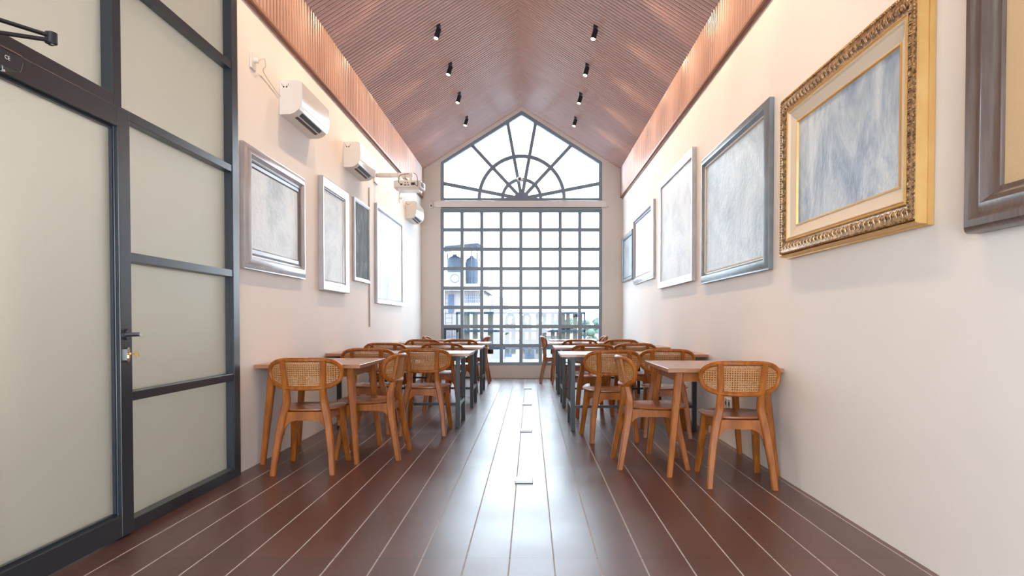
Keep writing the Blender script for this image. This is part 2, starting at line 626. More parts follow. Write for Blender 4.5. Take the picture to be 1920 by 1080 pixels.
b.prism([(CX + 0.15 * math.cos(PI * i / 16), CZ + 0.15 * math.sin(PI * i / 16) * 0.85) for i in range(17)], 'y', YW + 0.010, YW + 0.064)
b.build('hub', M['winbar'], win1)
b = MB()
b.prism(INN, 'y', YW + 0.034, YW + 0.040)
b.build('pane', M['glass'], win1)

# lower grid window
b = MB()
fw = 0.058
b.box(WX0, WX1, YW, YW + 0.08, LZ0, LZ0 + fw)
b.box(WX0, WX1, YW, YW + 0.08, LZ1 - fw, LZ1)
b.box(WX0, WX0 + fw, YW, YW + 0.08, LZ0 + fw, LZ1 - fw)
b.box(WX1 - fw, WX1, YW, YW + 0.08, LZ0 + fw, LZ1 - fw)
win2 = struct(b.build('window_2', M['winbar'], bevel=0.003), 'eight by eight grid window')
sc = F_PX / (YW + 0.02)
VB = [(p - 995) / sc for p in (866.5, 903.4, 939.9, 976.7, 1013.2, 1050.0, 1086.8)]
HB = [H - (p - 602.5) / sc for p in (431.3, 467.5, 504.0, 540.5, 576.4, 612.3, 648.1)]
for x in VB:
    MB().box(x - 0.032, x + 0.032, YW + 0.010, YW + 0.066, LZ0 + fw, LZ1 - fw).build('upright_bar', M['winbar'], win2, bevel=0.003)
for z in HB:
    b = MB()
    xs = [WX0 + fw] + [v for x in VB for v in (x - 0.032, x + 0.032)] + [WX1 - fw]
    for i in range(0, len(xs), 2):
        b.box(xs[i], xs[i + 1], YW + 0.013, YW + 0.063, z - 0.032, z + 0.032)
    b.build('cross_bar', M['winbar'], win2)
b = MB()     # opening sash in the lower left corner
x0, x1, z0, z1 = WX0 + fw, VB[0] - 0.026, HB[6] + 0.026, HB[5] - 0.026
b.box(x0, x1, YW - 0.004, YW + 0.04, z1 - 0.04, z1).box(x0, x1, YW - 0.004, YW + 0.04, z0, z0 + 0.04)
b.box(x0, x0 + 0.04, YW - 0.004, YW + 0.04, z0 + 0.04, z1 - 0.04).box(x1 - 0.04, x1, YW - 0.004, YW + 0.04, z0 + 0.04, z1 - 0.04)
b.build('sash', M['black'], win2)
MB().box(WX0 + 0.03, WX1 - 0.03, YW + 0.034, YW + 0.040, LZ0 + 0.03, LZ1 - 0.03).build('pane', M['glass'], win2)
# light metal sill outside
struct(MB().box(WX0, WX1, YW + 0.08, YB + 0.15, LZ0 - 0.0, LZ0 + 0.02).build('trim_7', M['plate']), 'metal sill outside the grid window')

# ================================================================== GLAZED PARTITION WITH DOOR (left)
XFp = XL + 0.03             # front face of the partition frame
XBk = XL - 0.05
part = MB()


def pbar(mb, y0, y1, z0, z1, f=XFp, bk=XBk):
    mb.box(bk, f, y0, y1, z0, z1)


# uprights
pbar(part, 4.43, YP, 0, ZF - 0.05)
win3 = None
zs = [0.69, 1.395, 2.105, 2.80]
pbar(part, 3.17, 3.235, 0, ZF - 0.05)            # post beside the door
pbar(part, 2.27, 2.33, 0, ZF - 0.05)
pbar(part, 1.2, 1.26, 0, ZF - 0.05)
pbar(part, 3.235, 4.43, 0, 0.065)
pbar(part, 1.26, 2.27, 0, 0.065)
pbar(part, 1.26, 2.27, ZF - 0.10, ZF - 0.05)
pbar(part, 2.33, 3.17, ZF - 0.10, ZF - 0.05)
pbar(part, 3.235, 4.43, ZF - 0.10, ZF - 0.05)
pbar(part, 2.33, 3.17, 2.115, 2.175)
win3 = struct(part.build('window_3', M['black'], bevel=0.003), 'black framed frosted glass partition beside the door')
for z in zs:
    MB().box(XBk + 0.01, XFp - 0.004, 3.235, 4.43, z - 0.024, z + 0.024).build('transom', M['black'], win3, bevel=0.003)
    MB().box(XBk + 0.01, XFp - 0.004, 1.26, 2.27, z - 0.024, z + 0.024).build('transom', M['black'], win3, bevel=0.003)
MB().box(XBk + 0.01, XFp - 0.004, 2.33, 3.17, 2.776, 2.824).build('transom', M['black'], win3, bevel=0.003)
XG = XL - 0.028
b = MB()
b.box(XG - 0.008, XG, 3.23, 4.435, 0.06, ZF - 0.09)
b.box(XG - 0.008, XG, 1.25, 2.28, 0.06, ZF - 0.09)
b.box(XG - 0.008, XG, 2.32, 3.18, 2.17, ZF - 0.09)
b.build('frosted_pane', M['frost'], win3)
# the door leaf
DX0, DX1 = XL - 0.010, XL + 0.048
dr = MB()
dr.box(DX0, DX1, 3.175, 3.268, 0.012, 2.112)
dr.box(DX0, DX1, 2.335, 2.425, 0.012, 2.112)
door = struct(dr.build('door_1', M['black'], bevel=0.003), 'black framed frosted glass door, closed')
MB().box(DX0, DX1 - 0.002, 2.425, 3.175, 0.012, 0.118).build('bottom_rail', M['black'], door, bevel=0.003)
MB().box(DX0, DX1 - 0.002, 2.425, 3.175, 2.015, 2.112).build('top_rail', M['black'], door, bevel=0.003)
MB().box(DX0 + 0.010, DX0 + 0.018, 2.42, 3.18, 0.11, 2.02).build('frosted_pane', M['frost'], door)
b = MB()
for (y0, y1, z0, z1) in ((2.425, 3.175, 0.118, 0.130), (2.425, 3.175, 2.003, 2.015), (3.163, 3.175, 0.13, 2.003), (2.425, 2.437, 0.13, 2.003)):
    b.box(DX0 + 0.018, DX0 + 0.034, y0, y1, z0, z1)
b.build('glazing_bead', M['black'], door)
# lever handle and lock
hy, hz = 3.222, 1.005
b = MB().cyl((DX1, hy, hz), (DX1 + 0.012, hy, hz), 0.027, 24)
rose = b.build('handle_rose', M['dark'], door, smooth=True)
b = MB().cyl((DX1 + 0.010, hy, hz), (DX1 + 0.050, hy, hz), 0.010, 16)
b.tube(spline([(DX1 + 0.048, hy + 0.004, hz), (DX1 + 0.058, hy - 0.012, hz), (DX1 + 0.060, hy - 0.05, hz), (DX1 + 0.060, hy - 0.125, hz)], 6), 0.0105, 14)
h_ = b.build('handle', M['black'], door, smooth=True)
MB().cyl((DX1 + 0.0485, hy, hz), (DX1 + 0.071, hy, hz), 0.0112, 20).build('handle_cap', M['chrome'], h_, smooth=True)
b = MB()
lz = 0.905
b.prism([(hy + 0.013 * math.cos(a), lz + (0.024 if math.sin(a) > 0 else -0.024) + 0.013 * math.sin(a)) for a in [2 * PI * i / 24 for i in range(24)]], 'x', DX1, DX1 + 0.010)
esc = b.build('lock_plate', M['chrome'], door)
b = MB().cyl((DX1 + 0.009, hy, lz + 0.005), (DX1 + 0.018, hy, lz + 0.005), 0.0075, 16).box(DX1 + 0.009, DX1 + 0.016, hy - 0.004, hy + 0.004, lz - 0.018, lz + 0.003)
b.build('lock_cylinder', M['brass'], esc)
key = empty('key', (DX1 + 0.018, hy, lz + 0.005))
tag(key, 'brass key with a thin ring standing in the lock of the frosted glass door', 'key')
MB().box(0, 0.020, -0.002, 0.002, -0.004, 0.004).build('blade', M['brass'], key)
b = MB()
b.prism([(0.020, -0.011), (0.042, -0.013), (0.042, 0.013), (0.020, 0.011), (0.023, 0)], 'y', -0.0015, 0.0015)
b.build('bow', M['brass'], key)
b = MB().tube([(0.038 + 0.008 * math.cos(a), 0.003 * math.cos(a), -0.020 + 0.009 * math.sin(a)) for a in [2 * PI * i / 20 for i in range(20)]], 0.0007, 5, closed=True)
b.build('ring', M['chrome'], key)

# door closer
clo = empty('door_closer', (DX1, 2.335, 2.05))
tag(clo, 'black hydraulic door closer with folded arm on the top rail of the frosted door', 'door closer')
b = MB()
b.prism([(-0.10, 0.030), (0.170, 0.030), (0.185, 0.012), (0.170, -0.030), (0.10, -0.034), (-0.10, -0.034)], 'x', 0.0, 0.055)
body = b.build('body', M['dark'], clo, bevel=0.003)
MB().box(-0.002, 0.057, -0.10, 0.176, 0.030, 0.036).build('top_cover', mat('closer_brown', (0.14, 0.09, 0.075), 0.4), clo, bevel=0.002)
MB().cyl((0.028, 0.0, -0.033), (0.028, 0.0, -0.050), 0.016, 16).build('end_cap', M['chrome'], clo, smooth=True)
MB().cyl((0.026, 0.175, -0.010), (0.026, 0.190, -0.010), 0.006, 12).build('screw', M['chrome'], clo, smooth=True)
MB().cyl((0.026, 0.120, -0.030), (0.026, 0.120, -0.043), 0.008, 12).build('screw', M['chrome'], clo, smooth=True)
MB().cyl((0.028, 0.02, 0.034), (0.028, 0.02, 0.070), 0.013, 16).build('spindle', M['chrome'], clo, smooth=True)
b = MB()


def flatbar(mb, p, q, w, t):
    p, q = Vector(p), Vector(q)
    d = (q - p).normalized()
    n = Vector((-d.y, d.x, 0)).normalized() * w / 2
    z = Vector((0, 0, t / 2))
    vs = [p + n + z, p - n + z, p - n - z, p + n - z, q + n + z, q - n + z, q - n - z, q + n - z]
    mb.add(vs, [(0, 1, 2, 3), (7, 6, 5, 4), (0, 4, 5, 1), (1, 5, 6, 2), (2, 6, 7, 3), (3, 7, 4, 0)])


flatbar(b, (0.028, 0.02, 0.066), (0.145, 0.206, 0.108), 0.024, 0.011)
b.build('main_arm', M['dark'], clo, bevel=0.002)
b = MB()
flatbar(b, (0.145, 0.206, 0.124), (0.03, -0.14, 0.090), 0.022, 0.010)
b.build('fore_arm', M['dark'], clo, bevel=0.002)
MB().cyl((0.145, 0.206, 0.096), (0.145, 0.206, 0.136), 0.021, 20).build('elbow', M['dark'], clo, smooth=True)
MB().cyl((0.145, 0.206, 0.134), (0.145, 0.206, 0.141), 0.010, 6).build('elbow_nut', M['chrome'], clo)
MB().cyl((0.145, 0.206, 0.089), (0.145, 0.206, 0.097), 0.010, 6).build('elbow_nut', M['chrome'], clo)


def text_obj(s, size, m, parent, loc, rot, name='lettering', extr=0.0003):
    cu = bpy.data.curves.new(name, 'FONT')
    cu.body = s
    cu.size = size
    cu.extrude = extr
    o = bpy.data.objects.new(name, cu)
    C.objects.link(o)
    dg = bpy.context.evaluated_depsgraph_get()
    me = bpy.data.meshes.new_from_object(o.evaluated_get(dg))
    bpy.data.objects.remove(o)
    me.materials.clear()
    me.materials.append(m)
    r = bpy.data.objects.new(name, me)
    C.objects.link(r)
    r.parent = parent
    r.location = loc
    r.rotation_euler = rot
    return r


text_obj('CE', 0.021, M['white'], clo, (0.0555, 0.092, -0.006), (PI / 2, 0, PI / 2), 'safety_mark')

# ================================================================== PICTURES
def frame_mesh(prof, Wd, Ht, s):
    """mitred frame; prof: closed list of (inset, height-from-wall)"""
    rings = []
    for (cy, cz, sy, sz) in ((-Wd / 2, 0, 1, 1), (Wd / 2, 0, -1, 1), (Wd / 2, Ht, -1, -1), (-Wd / 2, Ht, 1, -1)):
        rings.append([(s * h, cy + sy * a, cz + sz * a) for a, h in prof])
    mb = MB()
    mb.sweep(rings, lambda i: rings[i], closed=True)
    return mb


def picture(name, s, y0, y1, z0, z1, prof, fm, pm, label, canvas_h, inner, liner=None, group=None, cat='painting'):
    """a framed painting flat on a side wall"""
    xw = XL if s > 0 else XR
    e = empty(name, (xw, (y0 + y1) / 2, z0))
    tag(e, label, cat, group)
    Wd, Ht = y1 - y0, z1 - z0
    frame_mesh(prof, Wd, Ht, s).build('frame', fm, e, smooth=True)
    if liner:
        lprof, lm, nm = liner
        frame_mesh(lprof, Wd, Ht, s).build(nm, lm, e)
    MB().box(s * (canvas_h - 0.012), s * canvas_h, -Wd / 2 + inner - 0.006, Wd / 2 - inner + 0.006, inner - 0.006, Ht - inner + 0.006).build('canvas', pm, e)
    return e


def rounded(w, h0, h1, h2):
    """cushion moulding profile"""
    p = [(0, 0.002), (0, h0)]
    n = 8
    for i in range(n + 1):
        t = i / n
        p.append((0.004 + (w - 0.012) * t, h0 + (h1 - h0) * math.sin(PI * min(1, t * 1.05) * 0.62) if t < 0.8 else h1 - (h1 - h2) * (t - 0.6) / 0.4))
    p += [(w, h2), (w, 0.002)]
    return p


pale = paint_mat('sheen_paled_abstract', [(0.36, 0.43, 0.48), (0.62, 0.69, 0.74), (0.74, 0.79, 0.82)], 2.2, rough=0.45, seed=1.3, coat=0.22)  # window reflection put into the paint colour as paleness
pale2 = paint_mat('sheen_whitened_abstract', [(0.42, 0.50, 0.57), (0.64, 0.72, 0.78), (0.72, 0.78, 0.82)], 2.0, rough=0.5, seed=4.3, coat=0.08, spec=0.3)  # near-white bluish base carries the window's reflected wash
grey = paint_mat('dark_grey_abstract', [(0.02, 0.025, 0.03), (0.07, 0.08, 0.085), (0.20, 0.21, 0.21)], 5, (1, 1, 0.5), rough=0.6, seed=2.2, coat=0.0, spec=0.15)
blue = paint_mat('blue_grey_abstract', [(0.22, 0.29, 0.35), (0.40, 0.48, 0.54), (0.58, 0.64, 0.68)], 2.4, (1, 1, 0.8), rough=0.45, seed=5.1, coat=0.2)
forest = paint_mat('blue_forest', [(0.16, 0.23, 0.34), (0.32, 0.41, 0.52), (0.54, 0.62, 0.68), (0.70, 0.74, 0.70)], 2.0, (1, 1.7, 0.9), rough=0.45, seed=7.7)

# left wall
P1 = rounded(0.105, 0.030, 0.055, 0.030)
picture('painting', 1, 4.60, 5.84, 1.447, 2.343, P1, M['silver'], pale, 'sheen-paled abstract painting in a wide rounded sheen-silvered frame, just right of the glass door', 0.020, 0.150,
        liner=([(0.100, 0.004), (0.100, 0.030), (0.116, 0.034), (0.120, 0.026), (0.146, 0.026), (0.156, 0.020), (0.156, 0.004)], M['brownframe'], 'inner_moulding'))
P2 = [(0, 0.002), (0, 0.045), (0.010, 0.050), (0.085, 0.034), (0.095, 0.024), (0.105, 0.030), (0.112, 0.018), (0.112, 0.002)]
picture('painting', 1, 6.29, 7.20, 1.375, 2.48, P2, M['silver'], pale2, 'tall sheen-whitened painting in a flat wide sheen-silvered frame, second from the glass door', 0.016, 0.112)
P3 = [(0, 0.002), (0, 0.030), (0.020, 0.034), (0.040, 0.024), (0.040, 0.002)]
picture('painting', 1, 7.49, 8.20, 1.545, 2.50, P3, M['silver'], grey, 'dark grey textured painting in a thin frame between two sheen-whitened ones', 0.020, 0.040)
P4 = [(0, 0.002), (0, 0.035), (0.050, 0.028), (0.058, 0.018), (0.066, 0.024), (0.072, 0.014), (0.072, 0.002)]
picture('painting', 1, 8.58, 10.35, 1.313, 2.63, P4, M['silver'], pale2, 'large sheen-paled painting in a slim sheen-silvered frame beneath the farthest air conditioner', 0.012, 0.072)

# right wall
PR = [(0, 0.002), (0, 0.040), (0.008, 0.046), (0.030, 0.040), (0.060, 0.026), (0.068, 0.030), (0.076, 0.018), (0.076, 0.002)]
picture('painting', -1, 10.80, 12.02, 1.78, 2.60, [(a, h) for a, h in PR], M['pewter'], blue, 'smallest blue-grey painting, nearest the tall window', 0.016, 0.076)
picture('painting', -1, 9.00, 10.70, 1.67, 2.76, rounded(0.105, 0.030, 0.050, 0.026), M['silver'], pale, 'sheen-paled painting in a rounded silver frame, second from the tall window', 0.018, 0.105,
        liner=([(0.103, 0.004), (0.103, 0.030), (0.113, 0.032), (0.115, 0.018), (0.115, 0.004)], M['brownframe'], 'inner_moulding'))
PR3 = [(0, 0.002), (0, 0.045), (0.012, 0.048), (0.080, 0.030), (0.088, 0.014), (0.088, 0.002)]
picture('painting', -1, 6.78, 8.58, 1.495, 2.88, PR3, M['silver'], pale2, 'tall sheen-whitened painting in a plain flat silver frame, third from the tall window', 0.014, 0.088)
picture('painting', -1, 4.62, 6.44, 1.44, 2.655, rounded(0.095, 0.034, 0.052, 0.028), M['pewter'], blue, 'large blue-grey painting with a pewter frame, left of the gold frame', 0.020, 0.107,
        liner=([(0.092, 0.004), (0.092, 0.030), (0.104, 0.032), (0.109, 0.020), (0.109, 0.004)], M['linen'], 'gilt_slip'))

# the gold frame
GY0, GY1, GZ0, GZ1, GD = 2.78, 4.33, 1.482, 2.53, 0.085
gp = [(0, 0.002), (0, 0.028), (0.006, 0.030), (0.010, GD - 0.018), (0.018, GD - 0.012), (0.022, GD - 0.024), (0.024, GD - 0.030), (0.024, 0.002)]
gf = picture('painting', -1, GY0, GY1, GZ0, GZ1, gp, M['gold'], forest, 'misty blue forest painting in an ornate gold carved frame', 0.030, 0.205,
             liner=([(0.118, 0.010), (0.118, 0.060), (0.126, 0.064), (0.134, 0.052), (0.190, 0.036), (0.196, 0.036), (0.196, 0.010)], M['linen'], 'liner'))
GW, GH = GY1 - GY0, GZ1 - GZ0
frame_mesh([(0.194, 0.012), (0.194, 0.040), (0.202, 0.042), (0.207, 0.030), (0.207, 0.012)], GW, GH, -1).build('gilt_slip', M['gold'], gf)
frame_mesh([(0.022, 0.010), (0.022, GD - 0.030), (0.030, GD - 0.014), (0.045, GD - 0.010), (0.070, GD - 0.012), (0.096, 0.060), (0.104, 0.058), (0.104, 0.010)], GW, GH, -1).build('carved_moulding', M['oldgold'], gf, smooth=True)
frame_mesh([(0.102, 0.010), (0.102, 0.064), (0.108, 0.068), (0.114, 0.062), (0.120, 0.066), (0.122, 0.058), (0.122, 0.010)], GW, GH, -1).build('inner_gilding', M['gold'], gf)
# rope beading and shells
bd, sh, pe = MB(), MB(), MB()


def along(inset, step):
    out = []
    w2, h2 = GW / 2 - inset, GH - 2 * inset
    nw = int(2 * w2 / step)
    nh = int(h2 / step)
    for i in range(nw):
        y = -w2 + 2 * w2 * (i + 0.5) / nw
        out.append((y, inset, 'h')); out.append((y, GH - inset, 'h'))
    for i in range(nh):
        z = inset + h2 * (i + 0.5) / nh
        out.append((-w2, z, 'v')); out.append((w2, z, 'v'))
    return out


for y, z, o in along(0.030, 0.0165):
    bd.ball((-(GD - 0.010), y, z), 0.0065, 6, 4, sy=1.1 if o == 'h' else 0.9, sz=0.9 if o == 'h' else 1.1)
for y, z, o in along(0.068, 0.046):
    hh = GD - 0.010
    sh.ball((-(hh - 0.006), y, z), 0.016, 10, 6, sx=0.55, sy=0.75, sz=0.95)
    for k in (-1, 1):
        p = (y + k * 0.019, z) if o == 'h' else (y, z + k * 0.019)
        sh.tube([(-(hh - 0.004), p[0] - (0 if o == 'h' else 0.020), p[1] - (0.020 if o == 'h' else 0)), (-(hh + 0.004), p[0], p[1]),
                 (-(hh - 0.008), p[0] + (0 if o == 'h' else 0.020), p[1] + (0.020 if o == 'h' else 0))], 0.004, 5)
for y, z, o in along(0.124, 0.011):
    pe.ball((-0.062, y, z), 0.0038, 5, 3)
bd.build('bead_row', M['oldgold'], gf, smooth=True)
sh.build('shell_row', M['oldgold'], gf, smooth=True)
pe.build('pearl_row', M['linen'], gf, smooth=True)

# the big dark frame, running out of the picture
BD = 0.075
bp_ = [(0, 0.002), (0, 0.050), (0.006, 0.062), (0.020, BD), (0.045, BD + 0.002), (0.065, BD - 0.010), (0.080, BD - 0.012), (0.100, BD - 0.004), (0.118, BD - 0.022), (0.140, 0.036), (0.152, 0.034), (0.156, 0.022), (0.156, 0.002)]
picture('painting', -1, 0.95, 2.50, 1.405, 2.75, bp_, M['brownframe'], forest, 'picture in a broad dark brown moulded frame, cut off at the right', 0.016, 0.270,
        liner=([(0.154, 0.004), (0.154, 0.020), (0.272, 0.016), (0.272, 0.004)], M['tanliner'], 'canvas_liner'))


# ================================================================== CHAIRS
def chair_proto():
    r = empty('cane_back_chair')
    wd, st = M['wood'], M['seatwood']
    # legs with back posts
    for s in (-1, 1):
        pts = [(0.203, -0.250, 0), (0.188, -0.222, 0.16), (0.166, -0.192, 0.32), (0.148, -0.178, 0.42), (0.131, -0.172, 0.50),
               (0.127, -0.188, 0.58), (0.132, -0.212, 0.68), (0.139, -0.240, 0.795)]
        siz = [(0.040, 0.040), (0.045, 0.046), (0.050, 0.052), (0.054, 0.056), (0.050, 0.052), (0.043, 0.042), (0.040, 0.032), (0.037, 0.024)]
        q = spline([a + b_ for a, b_ in zip(pts, siz)], 4)
        MB().post([(s * p[0], p[1], p[2]) for p in q], [(p[3], p[4]) for p in q]).build('leg', wd, r, smooth=True)
    for s in (-1, 1):
        pts = [(0.208, 0.238, 0), (0.192, 0.205, 0.16), (0.178, 0.172, 0.31), (0.168, 0.152, 0.425)]
        siz = [(0.038, 0.038), (0.043, 0.045), (0.048, 0.052), (0.054, 0.060)]
        q = spline([a + b_ for a, b_ in zip(pts, siz)], 3)
        MB().post([(s * p[0], p[1], p[2]) for p in q], [(p[3], p[4]) for p in q]).build('leg', wd, r, smooth=True)
    # aprons with curved brackets
    b = MB()

    def apron(half, zt, zl, drop, flat):
        L = []
        n = 7
        for i in range(n + 1):
            a = PI / 2 * i / n
            L.append((flat + (half - flat) * math.sin(a) ** 1.0, zl - drop * (1 - math.cos(a))))
        return [(-half, zt), (half, zt)] + L[::-1] + [(-x, z) for x, z in L]
    b.prism(apron(0.165, 0.432, 0.372, 0.105, 0.085), 'y', 0.146, 0.170)
    b.prism(apron(0.148, 0.432, 0.372, 0.105, 0.060), 'y', -0.190, -0.166)
    for s in (-1, 1):
        ap_ = apron(0.163, 0.432, 0.375, 0.095, 0.085)
        b.prism([(p[0] - 0.012, p[1]) for p in ap_], 'x', s * 0.146, s * 0.170)
    b.build('apron', wd, r)
    # dished seat
    n, rings = 40, 7
    vs, fs = [], []

    def outl(t):
        c, s_ = math.cos(t), math.sin(t)
        yy = 0.042 + 0.218 * math.copysign(abs(s_) ** 0.78, s_)
        hw = 0.222 + 0.085 * (yy - 0.04) - (0.0 if yy > 0 else 0.10 * yy * yy)
        return (hw * math.copysign(abs(c) ** 0.62, c), yy)
    for lay in (0, 1):
        for k in range(rings):
            q = (k + 1) / rings
            for i in range(n):
                x, y = outl(2 * PI * i / n)
                X, Y = x * q, 0.042 + (y - 0.042) * q
                z = 0.450 - 0.016 * (1 - q ** 2.2)
                if lay:
                    z -= 0.020 if q < 0.99 else 0.010
                    if q > 0.99: X *= 0.985
                vs.append((X, Y, z))
    top_c, bot_c = len(vs), len(vs) + 1
    vs += [(0, 0.042, 0.434), (0, 0.042, 0.414)]
    for lay, cc in ((0, top_c), (1, bot_c)):
        o = lay * rings * n
        for i in range(n):
            fs.append((cc, o + i, o + (i + 1) % n))
        for k in range(rings - 1):
            for i in range(n):
                j = (i + 1) % n
                fs.append((o + k * n + i, o + (k + 1) * n + i, o + (k + 1) * n + j, o + k * n + j))
    for i in range(n):
        j = (i + 1) % n
        a0 = (rings - 1) * n
        b0 = rings * n + (rings - 1) * n
        fs.append((a0 + i, b0 + i, b0 + j, a0 + j))
    MB().add(vs, fs).build('seat', st, r, smooth=True)
    # back hoop
    HW, HH, ZC = 0.248, 0.105, 0.706
    yb = lambda x, z: -0.236 + 1.45 * x * x - 0.12 * (z - ZC)

    def stad(t, hw=HW, hh=HH):
        c, s_ = math.cos(t), math.sin(t)
        x = hw * math.copysign(abs(c) ** 0.62, c)
        z = hh * math.copysign(abs(s_) ** 0.80, s_)
        if z > 0: z -= 0.010 * (1 - (x / hw) ** 2) * (z / hh)
        else: x *= 0.985
        return x, ZC + z
    pts = []
    for i in range(56):
        x, z = stad(2 * PI * i / 56)
        pts.append((x, yb(x, z), z))
    MB().tube(pts, 0.0165, 10, closed=True).build('back_hoop', wd, r, smooth=True)
    # cane sheet with real holes
    P_, Rr = 0.0150, 0.0046
    b = MB()
    vs, fs = [], []
    nx, nz = 16, 7

    def inside(x, z):
        u = abs(x) / (HW - 0.004)
        v = abs(z - ZC) / (HH - 0.004)
        return u ** 3.2 + v ** 2.5 <= 1.0
    for i in range(-nx, nx + 1):
        for k in range(-nz, nz + 1):
            cx, cz = i * P_, ZC + k * P_
            if not inside(cx, cz): continue
            o = len(vs)
            hf = P_ / 2
            outer = [(cx + hf * a, cz + hf * c) for a, c in ((1, 0), (1, 1), (0, 1), (-1, 1), (-1, 0), (-1, -1), (0, -1), (1, -1))]
            inn = [(cx + Rr * math.cos(PI * q / 4), cz + Rr * math.sin(PI * q / 4)) for q in range(8)]
            for (x, z) in outer + inn:
                vs.append((x, yb(x, z), z))
            for q in range(8):
                w_ = (q + 1) % 8
                fs.append((o + q, o + w_, o + 8 + w_, o + 8 + q))
    o = MB().add(vs, fs).build('cane_panel', M['cane'], r)
    so = o.modifiers.new('thick', 'SOLIDIFY')
    so.thickness = 0.0022
    so.offset = 0
    return r


def aim(fx, fy):
    """rotation so that the chair's front (+Y) points along (fx, fy)"""
    return math.atan2(-fx, fy)


chairs = [
    # x, y (centre of the seat), facing vector, label
    (-1.600, 4.755, (-0.06, 1), 'nearest cane-back chair on the left, seen from behind, beside the glass partition'),
    (-1.265, 5.210, (-1, 0.03), 'cane-back chair standing side on at the aisle end of the near left wooden table'),
    (-1.565, 6.386, (-0.05, 1), 'cane-back chair behind the near left wooden table, wall side of the first steel-framed table'),
    (-1.010, 6.300, (0, 1), 'aisle side cane-back chair of the first left steel-framed table'),
    (-1.745, 7.945, (0, 1), 'cane-back chair against the left wall, at the second left steel-framed table'),
    (-1.060, 7.950, (0, 1), 'aisle side cane-back chair of the second left steel-framed table'),
    (-1.545, 9.480, (0, 1), 'wall side cane-back chair of the last left steel-framed table'),
    (-1.010, 9.480, (0, 1), 'aisle side cane-back chair of the last left steel-framed table'),
    (-0.965, 11.35, (-1, 0), 'cane-back chair in profile by the window, aisle side of the far left wooden table'),
    (-1.620, 11.35, (1, 0), 'cane-back chair facing the aisle from the wall end of the far left wooden table'),
    (1.375, 4.380, (0.10, 1), 'nearest cane-back chair on the right, seen from behind, beside the right wall'),
    (0.895, 4.880, (1, 0), 'cane-back chair standing side on at the aisle end of the near right wooden table'),
    (1.285, 6.200, (0.12, 1), 'cane-back chair behind the near right wooden table, wall side of the first steel-framed table'),
    (0.715, 5.970, (-0.10, 1), 'aisle side cane-back chair of the first right steel-framed table'),
    (0.680, 7.500, (-0.15, 1), 'aisle side cane-back chair of the second right steel-framed table'),
    (1.225, 7.800, (0, 1), 'wall side cane-back chair of the second right steel-framed table'),
    (0.700, 9.350, (0, 1), 'aisle side cane-back chair of the last right steel-framed table'),
    (1.280, 9.360, (0, 1), 'wall side cane-back chair of the last right steel-framed table'),
    (0.420, 11.35, (1, 0), 'cane-back chair in profile by the window, aisle side of the far right wooden table'),
    (1.080, 11.35, (-1, 0), 'cane-back chair facing the aisle from the wall end of the far right wooden table'),
]
proto = chair_proto()
for i, (x, y, f, lab) in enumerate(chairs):
    o = proto if i == 0 else dup(proto, (0, 0, 0))
    o.location = (x, y, 0)
    o.rotation_euler = (0, 0, aim(*f))
    tag(o, lab, 'chair', 'cane-back dining chairs')


# ================================================================== TABLES
def wood_table(x0, x1, y0, y1, label, sp=0.06):
    cx, cy = (x0 + x1) / 2, (y0 + y1) / 2
    e = empty('wooden_table', (cx, cy, 0))
    tag(e, label, 'table', 'splayed-leg wooden tables')
    a, c = (x1 - x0) / 2, (y1 - y0) / 2
    MB().box(-a, a, -c, c, 0.722, 0.750).build('table_top', M['tablewood'], e, bevel=0.003)
    ia, ic = a - 0.10, c - 0.11
    for nm, q in (('apron', (-ia, ia, -ic - 0.011, -ic + 0.011)), ('apron', (-ia, ia, ic - 0.011, ic + 0.011)),
                  ('apron', (-ia - 0.011, -ia + 0.011, -ic, ic)), ('apron', (ia - 0.011, ia + 0.011, -ic, ic))):
        MB().box(*q, 0.652, 0.722).build(nm, M['wood'], e)
    for sx in (-1, 1):
        for sy in (-1, 1):
            pts = [(sx * (ia + sp), sy * (ic + 0.055), 0), (sx * (ia + sp * 0.5), sy * (ic + 0.027), 0.36), (sx * (ia + 0.0), sy * ic, 0.722)]
            MB().post(pts, [(0.036, 0.038), (0.046, 0.050), (0.056, 0.060)]).build('leg', M['wood'], e, smooth=True)
    return e


def steel_table(x0, x1, y0, y1, s, label):
    """s=-1: wall end at x0 (left row); s=1: wall end at x1"""
    cx, cy = (x0 + x1) / 2, (y0 + y1) / 2
    e = empty('black_legged_table', (cx, cy, 0))
    tag(e, label, 'table', 'long tables on black steel frames')
    a, c = (x1 - x0) / 2, (y1 - y0) / 2
    MB().box(-a, a, -c, c, 0.722, 0.750).build('table_top', M['tablewood'], e, bevel=0.003)
    la, lc, t = a - 0.12, c - 0.065, 0.021
    for sx in (-1, 1):
        for sy in (-1, 1):
            MB().box(sx * la - t, sx * la + t, sy * lc - t, sy * lc + t, 0, 0.722).build('leg', M['steel'], e, bevel=0.002)
        b = MB().box(sx * la - t * 0.8, sx * la + t * 0.8, -lc + t, lc - t, 0.215, 0.255)
        b.build('side_rail', M['steel'], e)
        MB().box(sx * la - t * 0.9, sx * la + t * 0.9, -lc + t, lc - t, 0.682, 0.722).build('top_rail', M['steel'], e)
    for y in (-lc, lc):
        MB().box(-la + t, la - t, y - t * 0.9, y + t * 0.9, 0.682, 0.722).build('top_rail', M['steel'], e)
    MB().box(-la + t, la - t, -lc - 0.012, -lc + 0.012, 0.225, 0.250).build('foot_rail', M['steel'], e)
    return e


